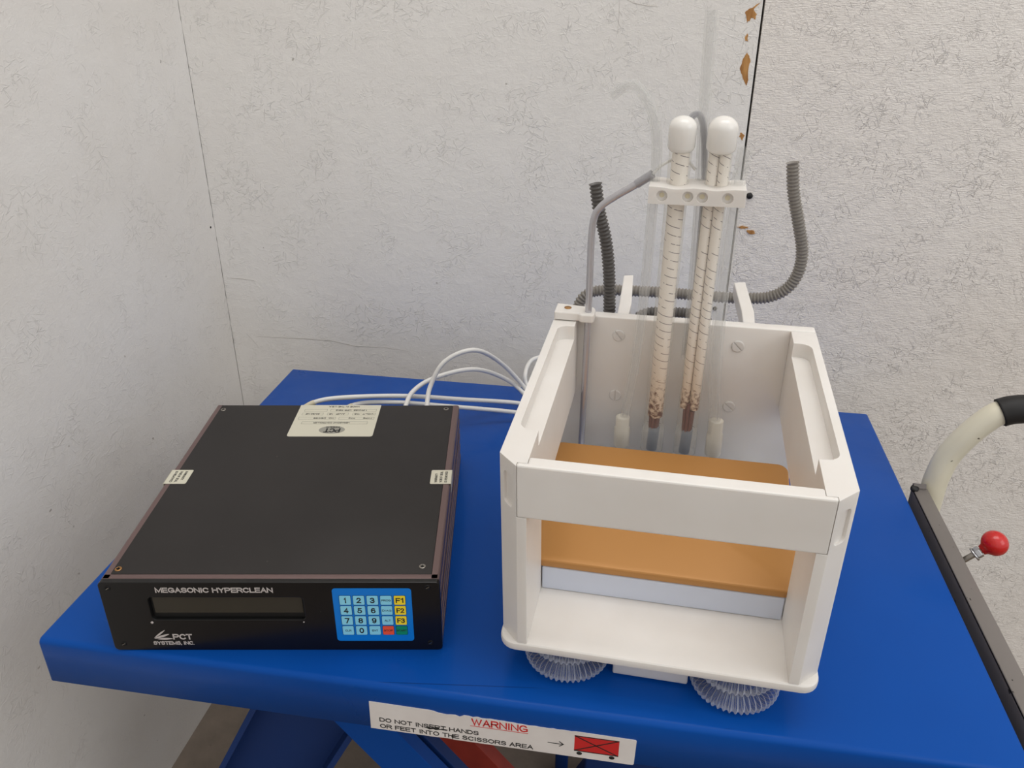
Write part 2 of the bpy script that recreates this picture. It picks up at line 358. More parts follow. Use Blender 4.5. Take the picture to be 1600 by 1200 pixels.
stain = t.ramp(t.math('MULTIPLY', t.noise(co, 260, 3, .6), low.outputs[0]), [(.36, (0, 0, 0)), (.54, (1, 1, 1))])
c = t.mix(tick, sr(238, 231, 222), sr(112, 102, 108))
c = t.mix(t.math('MULTIPLY', low.outputs[0], .6), c, sr(206, 168, 118)); c = t.mix(stain, c, sr(98, 54, 40))
t.l(c, t.b.inputs['Base Color'])
M_MAROON = pbr('maroon_wire_bundle', sr(112, 74, 70), .5)
M_SLATE = pbr('slate_wire', sr(88, 106, 130), .5)

def clear(name, tint, alpha, body, rough=.12, ior=1.45):
    """clear flexible plastic: mostly see-through, bright at grazing angles"""
    m = bpy.data.materials.new(name); m.use_nodes = True; n = m.node_tree.nodes; l = m.node_tree.links; n.clear()
    out = n.new('ShaderNodeOutputMaterial'); tr = n.new('ShaderNodeBsdfTransparent'); tr.inputs[0].default_value = tint
    pb = n.new('ShaderNodeBsdfPrincipled'); pb.inputs['Base Color'].default_value = body; pb.inputs['Roughness'].default_value = rough
    lw = n.new('ShaderNodeLayerWeight'); lw.inputs[0].default_value = .35
    mr = n.new('ShaderNodeMapRange'); l.new(lw.outputs['Facing'], mr.inputs[0]); mr.inputs[1].default_value = 0; mr.inputs[2].default_value = 1
    mr.inputs[3].default_value = alpha; mr.inputs[4].default_value = min(1, alpha*3.2+.12)
    mx = n.new('ShaderNodeMixShader'); l.new(mr.outputs[0], mx.inputs[0]); l.new(tr.outputs[0], mx.inputs[1]); l.new(pb.outputs[0], mx.inputs[2])
    l.new(mx.outputs[0], out.inputs[0]); return m
M_CLEAR = clear('clear_tubing', (.97, .97, .97, 1), .08, sr(235, 235, 232))
M_CLEARL = clear('clear_outer_sleeve', (.98, .98, .97, 1), .07, sr(238, 234, 228))
M_SOCK = clear('translucent_socket', (.97, .97, .97, 1), .12, sr(234, 232, 226), .2)
M_MILK = clear('milky_fitting', (.97, .97, .96, 1), .5, sr(236, 230, 216), .3)
M_GREYT = clear('grey_clear_tubing', (.92, .92, .93, 1), .20, sr(190, 190, 192))
M_COIL = clear('clear_corrugated_hose', (.90, .92, .95, 1), .03, sr(222, 224, 230), .05)
for _n in M_COIL.node_tree.nodes:
    if _n.type == 'LAYER_WEIGHT': _n.inputs[0].default_value = .40
    if _n.type == 'MAP_RANGE': _n.inputs[1].default_value = .12; _n.inputs[2].default_value = .85; _n.inputs[3].default_value = .07; _n.inputs[4].default_value = .9
M_HOSEG = clear('smoky_corrugated_hose', (.55, .53, .50, 1), .55, sr(150, 144, 136), .3)
M_HOSED = clear('dark_corrugated_hose', (.35, .34, .33, 1), .62, sr(104, 100, 97), .3)
M_RODM = pbr('grey_sheath_metal', sr(196, 195, 200), .25, .6)

# ------------------------------------------------------------ the room
WX, WY, SEAM = -0.1367, 0.0840, 0.6245
def struct(mb, name, mat=None): return tag(mb.build(name, mat), kind='structure')
b = MB(); b.box((-1.2, -5, -.1), (4.5, .6, 0)); struct(b, 'floor', M_FLOOR)
b = MB(); b.box((WX-.12, -4.5, 0), (WX-.012, WY, 3.2), M_WALLL)
zz = [0, .3] + [.54 + .006*k for k in range(110)] + [1.3, 3.2]; pl = [(-4.5, 0), (-4.5, 3.2)] + [(WY-.0001-random.random()*.0011, z) for z in zz[::-1]]
b.prism(pl, WX-.012, WX, 'x', M_WALLL); struct(b, 'wall_left')
b = MB(); b.box((WX-.12, WY+.012, 0), (3.6, WY+.12, 3.2), M_GAP); b.box((WX-.013, WY-.002, 0), (WX-.0006, WY+.0125, 3.2), M_SHADE)
b.box((WX+.0001, WY, .0), (SEAM-.0014, WY+.012, 3.2), M_WALLB); b.box((SEAM+.0014, WY+.0006, .0), (3.6, WY+.012, 3.2), M_WALLR)
wallb = struct(b, 'wall_back')
chips = [[(.6212, .501), (.6134, .4925), (.6179, .4869), (.6164, .4812), (.6117, .4826), (.6079, .4769), (.6034, .4882), (.6074, .4924), (.6117, .4939)],
 [(.6094, .4654), (.6114, .456), (.6075, .4567), (.6070, .4611)],
 [(.6118, .4436), (.6167, .4356), (.6158, .4245), (.6173, .4118), (.6160, .4049), (.6097, .4153), (.6054, .4242), (.6076, .4362)],
 [(.6160, .348), (.6215, .3442), (.6196, .3377), (.6149, .3424)], [(.6262, .2249), (.6337, .2265), (.6420, .2236), (.6329, .222)], [(.6400, .2200), (.6494, .2206), (.6519, .2165), (.6453, .2153)]]
for pl in chips:      # bare patches where the paint has flaked off: ragged outlines
    q = []
    for i, (x, z) in enumerate(pl):
        x2, z2 = pl[(i+1) % len(pl)]
        for k in range(4):
            s = k/4; j = .0007 if k else 0
            q.append((x+(x2-x)*s + random.uniform(-j, j), z+(z2-z)*s + ZT + random.uniform(-j, j)))
    b = MB(); b.prism(q, WY-.00025, WY+.0005, 'y'); o = b.build('bare_patch', M_WOOD, wallb); tag(o, 'brown bare patch where white paint flaked off')
M_SCUFF = pbr('grey_scuff', sr(186, 180, 173), .8)
for pts, w, lab in (([(-0.0963, 0.0105), (-0.0692, 0.0102), (-0.0206, 0.0117), (0.0325, 0.0112), (0.0689, 0.0052), (0.116, 0.0066), (0.1572, 0.0032)], 0.0011, 'long faint grey scuff low on the wall'),
    ([(-0.1112, 0.0127), (-0.1001, -0.001), (-0.0937, -0.0095)], 0.001, 'short slanted scuff near the corner'),
    ([(0.4511, 0.5046), (0.4517, 0.4831), (0.4513, 0.4633)], 0.0008, 'fine upright crack near the top'),
    ([(0.4567, 0.5032), (0.4688, 0.4976), (0.4846, 0.4949), (0.5002, 0.4943)], 0.0008, 'fine curved crack near the top'),
    ([(-0.1298, 0.1063), (-0.1034, 0.1058), (-0.0826, 0.1039)], 0.0008, 'short faint scuff by the corner')):
    up = []; dn = []
    for k, (x, z) in enumerate(pts):
        f = math.sin(PI*(k+.25)/(len(pts)-.5))*w; up.append((x, z+ZT+f*.5)); dn.append((x+(.4*f), z+ZT-f*.5))
    b = MB(); b.prism(up + dn[::-1], WY-.0002, WY+.0005, 'y'); tag(b.build('scuff_mark', M_SCUFF, wallb), lab)
for (x, z, r, lab) in ((.6377, .2672, .0042, 'small round glossy black plug in the back wall'), (.6111, .1054, .0030, 'tiny black plug low on the wall behind the white tank')):
    b = MB(); b.lathe([(r, 0), (r, .0012), (r*.75, .0026), (r*.3, .0032)], 20); o = b.build('wall_plug', M_RUBBER)
    o.matrix_world = Matrix.Translation((x, WY, z+ZT)) @ Matrix.Rotation(PI/2, 4, 'X'); tag(o, lab, 'plug')
b = MB(); b.lathe([(.0016, 0), (.0016, .0006), (.001, .0009)], 12); o = b.build('wall_nail', M_RUBBER)
o.matrix_world = Matrix.Translation((WX, .0718, .1894+ZT)) @ Matrix.Rotation(PI/2, 4, 'Y'); tag(o, 'tiny dark nail head in left wall near the corner', 'nail')

# ------------------------------------------------------------ scissor lift table
T = Matrix.Translation((0, 0, ZT)); TW, TD = 0.82, 0.5647
tab = empty('lift_table', Matrix.Translation((0, 0, 0)), 'blue enamelled scissor lift table with worn edges carrying the controller and tank', 'lift table')
bm = bmesh.new(); bmesh.ops.create_cube(bm, size=1)
for v in bm.verts: v.co = Vector((TW/2 + v.co.x*TW, -TD/2 + v.co.y*TD, -.0245 + v.co.z*.049))
es = [e for e in bm.edges if not (e.verts[0].co.z < -.04 and e.verts[1].co.z < -.04)]
fr = [e for e in es if e.verts[0].co.z > -.01 and e.verts[1].co.z > -.01 and e.verts[0].co.y < -.5 and e.verts[1].co.y < -.5]
bmesh.ops.bevel(bm, geom=fr, offset=.0055, segments=5, profile=.5, affect='EDGES')
es = [e for e in bm.edges if e.calc_face_angle(0) > .6 and not (e.verts[0].co.z < -.04 and e.verts[1].co.z < -.04)]
bmesh.ops.bevel(bm, geom=es, offset=.0022, segments=2, profile=.5, affect='EDGES')
dn = [f for f in bm.faces if f.normal.z < -.9]
bmesh.ops.delete(bm, geom=dn, context='FACES')
for v in bm.verts: v.co.z += ZT
b = MB(); b.addbm(bm, None, True); top = b.build('tabletop', M_BLUE, tab, normals=True)
m = top.modifiers.new('s', 'SOLIDIFY'); m.thickness = .003; m.offset = -1
shade(top, .9)
def strut(name, p0, p1, width, y0, y1, mat, flange=0, parent=tab):
    """flat scissor bar between p0 and p1 (x, z), width across, from y0 to y1"""
    d = (Vector((p1[0], p1[1])) - Vector((p0[0], p0[1]))).normalized(); n = Vector((-d.y, d.x))*width/2
    a, c = Vector(p0), Vector(p1); mb = MB()
    mb.prism([tuple(a+n), tuple(c+n), tuple(c-n), tuple(a-n)], y0, y1, 'y', bev=.001)
    if flange:
        for s in (1, -1):
            e = n*s; f = n*(s*(1-.006/(width/2)))
            mb.prism([tuple(a+e), tuple(c+e), tuple(c+f), tuple(a+f)], y0-flange, y0, 'y')
    return mb.build(name, mat, parent, M=T)
strut('scissor_arm', (.245, -.06), (.055, -.43), .105, -.462, -.452, M_BLUEDK, .03)
strut('scissor_arm', (.225, -.05), (.545, -.47), .048, -.512, -.496, M_BLUE, 0)
strut('scissor_arm', (.228, -.05), (.548, -.47), .042, -.490, -.476, M_BLUEDK, 0)
o = strut('scissor_arm', (.085, -.10), (.420, -.53), .072, -.312, -.290, M_REDP); tag(o, 'red painted scissor arm')
b = MB(); b.tube([(.10, -.505, -.40), (.10, -.20, -.40)], .012); b.build('cross_shaft', M_STEEL, tab, M=T)
b = MB(); b.box((.434, -.21, -.541), (.452, -.19, -.05), bev=.002); b.build('support_post', M_BLUEDK, tab, M=T)
b = MB(); b.prism([(.462, -.541), (.478, -.505), (.78, -.505), (.78, -.541)], -.5, -.19, 'y', bev=.002)
b.box((.0, -.55, -.541), (.80, -.515, -.48), bev=.002); b.build('base_frame', M_BLUEDK, tab, M=T)
# grey channel along the right edge, handle and knob
b = MB(); X0, X1 = .8320, .8475
b.box((X0, -.72, -.0035), (X1+.001, -.178, .0), bev=.0008); b.box((X0, -.72, -.05), (X0+.003, -.182, -.001)); b.box((X1-.002, -.72, -.05), (X1+.001, -.182, -.001))
b.build('handle_channel', M_GREYP, tab, M=T)
b = MB(); b.lathe([(.003, 0), (.003, .002), (.0045, .002), (.0045, .005), (.002, .006)], 12)
b.build('channel_bolt', M_RUBBER, tab, M=T @ Matrix.Translation((X0+.001, -.181, -.002)) @ Matrix.Rotation(.4, 4, 'X'))
b = MB(); b.prism([(-.182, -.03), (-.176, -.03), (-.176, .004), (-.180, .007), (-.182, .002)], X0, X1-.002, 'x'); b.build('end_tab', M_GREYP, tab, M=T)
b = MB(); hp = spline([(.8560, -.172, -.10), (.8575, -.170, -.02), (.8590, -.168, .010), (.8660, -.165, .0385), (.8795, -.165, .0660), (.8950, -.165, .0880), (.9080, -.165, .0990), (.9300, -.165, .1050), (.99, -.165, .1080), (1.06, -.165, .108)], 8)
b.tube(hp, .0135, 24); b.build('handle_bar', M_CREAM, tab, M=T)
b = MB(); gp = [p for p in hp if p.x > .9055]; gp = [gp[0]] + gp; 
b.tube(gp, .0155, 24, rad=[.0135] + [.0158]*(len(gp)-1)); o = b.build('grip', M_RUBBER, tab, M=T)
K0, K1 = Vector((.846, -.292, -.022)), Vector((.8792, -.290, .0103)); kd = (K1-K0).normalized()
b = MB(); b.tube([K0, K0 + kd*.044], .0030, 14); rod = b.build('knob_rod', M_STEEL, tab, M=T)
q = kd.to_track_quat('Z', 'Y').to_matrix().to_4x4()
b = MB(); b.lathe([(.0058, 0), (.0062, .001), (.0062, .0045), (.0058, .0055)], 6, smooth=False); b.lathe([(.0072, -.002), (.0072, 0)], 20)
b.build('hex_nut', M_STEELB, tab, M=T @ Matrix.Translation(K0+kd*.0270) @ q)
b = MB(); R = .0132
b.lathe([(.0052, 0), (.006, .003)] + [(R*math.sin(a), .0145 - R*.95*math.cos(a)) for a in [PI*k/16 for k in range(3, 16)]] + [(.0005, .0145+R*.95)], 28)
b.build('knob', M_RED, tab, M=T @ Matrix.Translation(K0+kd*.0335) @ q)

# warning label, stuck on the front edge
FY = -TD
b = MB(); pts = [(.3046, -.0188), (.3041, -.0505)]
nb = 46; bot = [(.3041 + (.5267-.3041)*k/nb, -.0503 + (.0006 if 12 < k < 15 else 0)*random.random()) for k in range(1, nb)]
pts += bot + [(.5267, -.0500), (.5277, -.0490), (.5282, -.0222), (.5275, -.0212)]
topp = []
for k in range(1, 60):
    f = k/60; x = .5275 + (.3046-.5275)*f; z = -.0212 + (.0024)*f + (random.uniform(-.0011, .0002) if .22 < f < .78 else 0)
    if .64 < f < .74: z -= .0010 + .0006*random.random()
    topp.append((x, z))
pts += topp
b.prism(pts, FY-.0005, FY, 'y'); lab = b.build('warning_label', M_LABEL, tab, M=T); tag(lab, 'white warning label with red and black lettering')
ML = T @ Matrix(((1, 0, 0, 0), (0, 0, -1, FY-.0005), (0, 1, 0, 0), (0, 0, 0, 1)))   # local xy -> world xz, facing the viewer
def child_text(name, mb, parent, M, mat=None):
    o = mb.build(name, mat, parent, M=M, normals=False); return o
b = MB(); b.text('WARNING', .3925, .4398, -.0296, -.0218, M_REDINK, bold=.16); b.box((.3915, -.0310, 0), (.4402, -.0305, .00015), M_REDINK)
o = child_text('lettering', b, lab, ML); tag(o, 'red underlined word')
b = MB(); b.text('DO NOT INSERT HANDS', .3125, .3985, -.0409, -.0361, M_INK, bold=.175)
b.text('OR FEET INTO THE SCISSORS AREA', .3125, .4445, -.0484, -.0436, M_INK, bold=.175)
for (x, z, w, h) in ((.356, -.0405, .003, .0012), (.3615, -.0402, .004, .0016), (.368, -.0400, .0035, .0010), (.376, -.0472, .0008, .0035)):
    b.prism([(x+random.uniform(-.4, .4)*w+w*math.cos(a), z+random.uniform(-.3, .3)*h+h*math.sin(a)) for a in [k*PI/4 for k in range(8)]], 0, .0001, 'z', M_INK)
child_text('lettering', b, lab, ML)
b = MB(); b.box((.4565, -.0378, 0), (.4695, -.0371, .00015), M_INK)
for s in (1, -1):
    b.prism([(.4702, -.03745), (.4664, -.03745 + s*.0030), (.4658, -.03745 + s*.0025), (.4690, -.03745)], 0, .00015, 'z', M_INK)
child_text('arrow', b, lab, ML)
b = MB(); b.box((.4785, -.0428, 0), (.5147, -.0248, .0001), M_REDINK)
def bar(mb, p, q, w, mat, z=.0001, z1=.0002):
    d = (Vector(q)-Vector(p)).normalized(); n = Vector((-d.y, d.x))*w/2; p, q = Vector(p), Vector(q)
    mb.prism([tuple(p+n), tuple(q+n), tuple(q-n), tuple(p-n)], z, z1, 'z', mat)
bar(b, (.4785, -.0252), (.5147, -.0252), .0009, M_INK); bar(b, (.4785, -.0424), (.5147, -.0424), .0009, M_INK)
bar(b, (.4785, -.0252), (.5140, -.0424), .0010, M_INK); bar(b, (.4785, -.0424), (.5140, -.0252), .0010, M_INK)
for x in (.4829, .5095): b.prism([(x + .0023*math.cos(k*PI/8), -.0452 + .0018*math.sin(k*PI/8)) for k in range(16)], 0, .0002, 'z', M_INK)
child_text('cart_symbol', b, lab, ML)

# ------------------------------------------------------------ controller
BA = 0.16921725; BW, BD, BH = 0.2844, 0.3137, 0.0750
MBX = Matrix.Translation((.0763246, -.5640159, ZT)) @ Matrix.Rotation(BA, 4, 'Z')
box = empty('controller', MBX, 'flat black electronic controller with a display and coloured keypad on the blue table', 'controller')
def part(mb, name, mat, parent, M=None, label=None):
    o = mb.build(name, mat, parent); o.matrix_parent_inverse = Matrix.Identity(4)
    if M is not None: o.matrix_basis = M
    if label: o['label'] = label
    return o
b = MB(); b.box((.004, .006, .0006), (BW-.004, BD-.001, BH-.004)); part(b, 'chassis', M_LID, box)
for s in (0, 1):
    pr = [(0, .001), (.007, .001), (.007, BH-.0002), (.0020, BH-.0002), (.0009, BH-.0009), (.0002, BH-.0022)]
    for zc in (.060, .046, .040, .026, .012):
        pr += [(.0, zc+.0035), (.0022, zc+.0030), (.0022, zc-.0030), (.0, zc-.0035)]
    pr = [(x if s == 0 else BW-x, z) for x, z in pr]
    b = MB(); b.prism(pr, .0052, BD-.0005, 'y'); part(b, 'side_rail', M_RAIL, box)
b = MB(); b.box((.0062, .0110, BH-.004), (BW-.0072, BD-.0008, BH), bev=.0006); lid = part(b, 'lid', M_LID, box)
b = MB(); b.box((.0012, .0049, BH-.004), (BW-.0012, .0112, BH-.0002), bev=.0008); part(b, 'front_trim', M_RAIL, box)
for (x, y, mt) in ((.0110, .3017, M_STEEL), (.2697, .3039, M_STEEL), (.0104, .0174, M_BRASS), (.2685, .0207, M_STEEL)):
    b = MB(); b.lathe([(.0030, -.0006), (.0030, .0003), (.0024, .0006), (.0012, .0002)], 20, mt)
    b.box((-.0015, -.00035, .0002), (.0015, .00035, .0007), M_BLACKM); b.box((-.00035, -.0015, .0002), (.00035, .0015, .0007), M_BLACKM)
    part(b, 'screw', None, box, Matrix.Translation((x, y, BH)))
# front panel with a sunk display window
b = MB(); b.prism(rrect(-.0004, BW+.0004, .0002, BH+.0002, .004, 4), -.0002, .0050, 'y'); fp = part(b, 'front_panel', M_BLACK, box)
cut = MB(); cut.prism(rrect(.0385, .1690, .0345, .0592, .0035, 4), -.01, .0040, 'y'); cu = cut.build('cut', M_BLACKM)
bpy.context.view_layer.update(); cu.matrix_world = MBX
m = fp.modifiers.new('b', 'BOOLEAN'); m.object = cu; m.solver = 'EXACT'; m.material_mode = 'TRANSFER'
m2 = fp.modifiers.new('v', 'BEVEL'); m2.width = .0006; m2.segments = 2; m2.limit_method = 'ANGLE'
bpy.context.view_layer.update(); nm = bpy.data.meshes.new_from_object(fp.evaluated_get(bpy.context.evaluated_depsgraph_get()))
fp.modifiers.clear(); fp.data = nm; bpy.data.objects.remove(cu)
b = MB(); b.box((.0392, .0030, .0350), (.1685, .0040, .0588), M_BLACKM); b.box((.0410, .0027, .0400), (.1672, .0032, .0582), M_LCD); part(b, 'display', None, box, label='dark olive display strip sunk in the panel')
MF = Matrix(((1, 0, 0, 0), (0, 0, -1, -.0002), (0, 1, 0, 0), (0, 0, 0, 1)))
b = MB(); b.text('MEGASONIC HYPERCLEAN', .0466, .1450, .0644, .0698, M_SILK, bold=.20); part(b, 'lettering', None, fp, MF)
b = MB(); b.text('PCT', .0522, .0690, .0124, .0186, M_SILK, bold=.20); b.text('SYSTEMS, INC.', .0343, .0694, .0064, .0104, M_SILK, bold=.19)
for (p, q, w) in (((.0359, .0140), (.0468, .0232), .0016), ((.0362, .0135), (.0497, .0186), .0022), ((.0385, .0130), (.0520, .0134), .0020)):
    p, q = Vector(p), Vector(q); d = (q-p).normalized(); n = Vector((-d.y, d.x)); L = (q-p).length
    up = [p + d*L*f + n*w*.5*math.sin(PI*f)**.7 for f in [k/10 for k in range(11)]]; dnn = [p + d*L*f - n*w*.5*math.sin(PI*f)**.7 for f in [k/10 for k in range(9, 0, -1)]]
    b.prism([tuple(v) for v in up+dnn], 0, .00015, 'z', M_SILK)
part(b, 'maker_logo', None, fp, MF)
for (x, z, r) in ((.0376, .0318, .0012), (.1672, .0322, .0006)):
    b = MB(); b.lathe([(r, 0), (r, .0005)], 12, M_SILK, M=Matrix.Translation((x, z, 0))); part(b, 'index_dot', None, fp, MF)
for (x, z) in ((.0075, .0690), (.0085, .0075), (.2745, .0700), (.2745, .0085)):
    b = MB(); b.lathe([(.0026, -.0003), (.0026, .0003), (.0019, .0006), (.0014, .0001)], 18, M_BLACKM); b.box((-.0016, -.0003, .0003), (.0016, .0003, .0007), M_STEEL)
    part(b, 'panel_screw', None, box, MF @ Matrix.Translation((x, z, 0)) @ Matrix.Rotation(.6, 4, 'Z'))
b = MB(); b.prism(rrect(.1942, .2606, .0112, .0690, .0028, 5), 0, .0005, 'z'); pad = part(b, 'keypad', M_PAD, box, MF, 'blue membrane keypad')
rows = [['1', '2', '3', 'PROG', 'F1'], ['4', '5', '6', 'DIAG', 'F2'], ['7', '8', '9', 'ALT', 'F3'], ['CLR', '0', 'ENT', 'STOP', 'START']]
for r in range(4):
    for c_ in range(5):
        tx = rows[r][c_]; mat = M_KYE if tx[0] == 'F' else M_KRE if tx == 'STOP' else M_KGR if tx == 'START' else M_KCY
        x = .2046 + c_*.01148; z = .0568 - r*.01112
        b = MB(); b.prism(rrect(x-.0051, x+.0051, z-.0051, z+.0051, .0010, 3), 0, .0002, 'z', M_NAVY)
        b.prism(rrect(x-.0047, x+.0047, z-.0047, z+.0047, .0008, 3), 0, .0005, 'z', mat)
        if len(tx) == 1: w, h = (.0009 if tx == '1' else .0020), .0029
        elif tx[0] == 'F': w, h = .0033, .0026
        else: w, h = {3: .0026, 4: .0039, 5: .0043}[len(tx)], .0010
        b.text(tx, x-w, x+w, z-h, z+h, M_INK, bold=.18 if h > .002 else .15, M=Matrix.Translation((0, 0, .0005)), depth=.0001)
        o = part(b, 'key', None, pad, Matrix.Translation((0, 0, .0005)))
        if mat is not M_KCY: o['label'] = {'F': 'yellow function key', 'S': ('red stop key' if tx == 'STOP' else 'green start key')}[tx[0]]
# stickers on the lid (lettering reads from behind)
b = MB(); b.prism(rrect(.0990, .1930, .2400, BD-.0008, .003, 4, (0, 0, 1, 1)), BH, BH+.0002, 'z', M_STICK)
MN = Matrix.Translation((.1460, .2770, BH+.0002)) @ Matrix.Rotation(PI, 4, 'Z')
b2 = b
for (x, y, w, h, s_) in ((0, .0085, .035, .0032, 'MEGASONIC CONTROLLER'), ):
    pass
def frame(mb, x0, x1, y0, y1, M):
    for a, c_ in (((x0, y0), (x1, y0)), ((x0, y1), (x1, y1)), ((x0, y0), (x0, y1)), ((x1, y0), (x1, y1))): 
        d = (Vector(c_)-Vector(a)).normalized()*.0002; bar(mb, tuple(Vector(a)-d), tuple(Vector(c_)+d), .0004, M_GREYINK, 0, .0001) if M is None else None
fb = MB()
el = [(.0145*math.cos(k*PI/16), .0225 + .0085*math.sin(k*PI/16)) for k in range(32)]
fb.prism(el, 0, .0001, 'z', M_GREYINK); 
fb.text('PCT', -.0095, .0085, .0195, .0285, M_INK, bold=.19, M=Matrix.Translation((0, 0, .0001))); fb.text('SYSTEMS, INC.', -.008, .008, .0155, .0180, M_INK, M=Matrix.Translation((0, 0, .0001)))
for (x0, x1, y0, y1, tt, tx0, tx1) in ((-.037, .037, .0040, .0090, 'MEGASONIC CONTROLLER', -.017, .024),
        (-.043, -.003, -.0065, -.0015, 'TYPE       1172', -.041, -.014), (.001, .043, -.0065, -.0015, 'NO.  DS4156', .003, .026),
        (-.043, -.017, -.0165, -.0115, 'VOLT  115', -.041, -.019), (-.012, .012, -.0165, -.0115, 'AMP  15', -.008, .010), (.017, .041, -.0165, -.0115, '50/60 HZ', .021, .037),
        (-.043, .010, -.0255, -.0205, '1 PHASE  MFR 11812', -.032, .004), (.014, .040, -.0255, -.0205, None, 0, 0)):
    frame(fb, x0, x1, y0, y1, None)
    if tt: fb.text(tt, tx0, tx1, y0+.0012, y1-.0012, M_INK)
fb.text('MADE IN THE U.S.A.', -.022, .014, -.0330, -.0300, M_INK)
pl_ = part(b, 'rating_plate', None, box, label='cream rating plate with upside-down lettering')
part(fb, 'lettering', None, pl_, MN)
for side in (0, 1):
    x0, x1 = ((-.0006, .0215) if side == 0 else (.2640, BW+.0006)); y0, y1 = .1470, .1720
    b = MB(); b.prism(rrect(x0, x1, y0, y1, .0015, 3), BH, BH+.0003, 'z', M_STICK)
    if side == 0: b.box((-.0008, y0, BH-.011), (-.0003, y1, BH+.0003), M_STICK)
    else: b.box((BW+.0003, y0, BH-.010), (BW+.0008, y1, BH+.0003), M_STICK)
    MT = Matrix.Translation(((x0+x1)/2, (y0+y1)/2, BH+.0003)) @ Matrix.Rotation(-PI/2 if side == 0 else PI/2, 4, 'Z')
    for k, s_ in enumerate(('WARRANTY', 'VOID IF SEAL', 'IS REMOVED')):
        yy = .0050 - k*.0050; b.text(s_, -.0100, .0100 if k else .0060, yy-.0013, yy+.0013, M_INK, M=MT)
    part(b, 'warranty_seal', None, box, label='cream warranty seal folded over the %s edge' % ('left', 'right')[side])

# ------------------------------------------------------------ white tank
MT_ = Matrix(((.99902387, .04345738, -.00921586, .4120), (-.04347935, .9985191, -.03235708, -.5399), (.00780024, .03272719, .99946432, .0350+ZT), (0, 0, 0, 1)))
TKW, TKD, TKH = .2485, .2839, .1810
tank = empty('process_tank', MT_, 'open white plastic tank with a slot front and gold plate inside, on the blue table', 'tank')
def cutter(fn):
    mb = MB(); fn(mb); o = mb.build('cut', None); o.matrix_world = MT_; return o
def bcarve(o, cutters, bevel=.0008, seg=2):
    for c_ in cutters:
        m = o.modifiers.new('b', 'BOOLEAN'); m.object = c_; m.solver = 'EXACT'
    m = o.modifiers.new('v', 'BEVEL'); m.width = bevel; m.segments = seg; m.limit_method = 'ANGLE'; m.angle_limit = .5
    bpy.context.view_layer.update(); nm = bpy.data.meshes.new_from_object(o.evaluated_get(bpy.context.evaluated_depsgraph_get()))
    o.modifiers.clear(); o.data = nm
    for c_ in cutters: bpy.data.objects.remove(c_)
    return shade(o, .27)
# bottom plate with two rounded front corners
b = MB(); b.prism(rrect(-.0012, TKW+.0012, -.0012, TKD, .014, 6, (0, 0, 1, 1)), 0, .0088, 'z'); o = part(b, 'bottom_plate', M_HDPE, tank); bcarve(o, [], .0025, 3)
CH = .0150; TH = .0225
for side in (0, 1):
    X = (lambda x: x) if side == 0 else (lambda x: TKW - x)
    b = MB(); b.prism([(X(0), CH), (X(CH), 0), (X(TH), 0), (X(TH), TKD-.0122), (X(0), TKD-.0122)], .0085, TKH, 'z')
    o = part(b, 'side_panel', M_HDPE, tank); cs = []
    # long rounded rebate in the upper inner edge
    def reb(mb): mb.prism([(X(.0075) if i == 0 else x, y) for i, (x, y) in []] or [(X(x), y) for x, y in rrect(.0070, .06, .0500, .2450, .010, 6)], TKH-.014, TKH+.02, 'z')
    cs.append(cutter(reb))
    # the rear lower half is open below
    cs.append(cutter(lambda mb: mb.prism([(.066, .0088), (.066, .0975), (TKD+.012, .0975), (TKD+.012, .0088)], X(-.01), X(TH+.01), 'x')))
    cs.append(cutter(lambda mb: mb.prism([(X(CH), -.01), (X(TH+.01), -.01), (X(TH+.01), .0047), (X(CH), .0047)], .1349, TKH+.02, 'z')))
    # shallow grip pocket milled in the chamfer
    dx, dy = (CH/math.sqrt(2), -CH/math.sqrt(2))
    ang = -PI/4 if side == 0 else PI/4
    Mp = MT_ @ Matrix.Translation((X(CH/2), CH/2, .1570)) @ Matrix.Rotation(ang, 4, 'Z')
    mb = MB(); mb.prism(rrect(-.0062, .0062, -.0170, .0120, .004, 5), -.0022, .01, 'y'); 
    cc = MB(); cc.prism(rrect(-.0062, .0062, -.0170, .0120, .004, 5), -.02, .0024, 'y'); co_ = cc.build('cut', None); co_.matrix_world = Mp; cs.append(co_)
    bcarve(o, cs, .0012, 2)
# front rail
b = MB(); b.box((CH+.0001, 0, .1350), (TKW-CH-.0001, .0125, TKH+.0004)); o = part(b, 'front_rail', M_HDPE, tank)
cs = [cutter(lambda mb: mb.box((CH-.01, .0045, .12), (TH+.0002, .03, .2))), cutter(lambda mb: mb.box((TKW-TH-.0002, .0045, .12), (TKW-CH+.01, .03, .2)))]
bcarve(o, cs, .0014, 2)
b = MB(); b.box((.0, TKD-.0120, .0086), (TKW, TKD+.0005, TKH+.0006), bev=.0012); bp_ = part(b, 'back_panel', M_HDPE, tank)
for (x, z, a) in ((.0637, .1626, -.9), (.1792, .1608, -.8), (.0633, .0946, 1.55), (.1784, .0933, -.7)):
    b = MB(); b.lathe([(.0062, 0), (.0062, .0008), (.0054, .0014), (.0, .0014)], 26)
    o = part(b, 'slotted_screw', M_HDPE, bp_, Matrix.Translation((x, TKD-.0120, z)) @ Matrix.Rotation(PI/2, 4, 'X') @ Matrix.Rotation(a, 4, 'Z'))
    cc = MB(); cc.box((-.008, -.0006, .0004), (.008, .0006, .01)); cu = cc.build('cut', None); bpy.context.view_layer.update(); cu.matrix_world = o.matrix_world; bcarve(o, [cu], .00015, 1)
# arms that carry the hoses behind the tank
for (x0, x1, xa, xb) in ((.0600, .0715, .0573, .0675), (.1822, .1935, .1766, .1887)):
    b = MB(); b.prism([(x0, TKD), (x1, TKD), (x1+.0005, TKD+.03), (xb, .395), (xa, .392), (x0-.0005, TKD+.03)], TKH-.016, TKH, 'z', bev=.001); part(b, 'rear_arm', M_HDPE, tank)
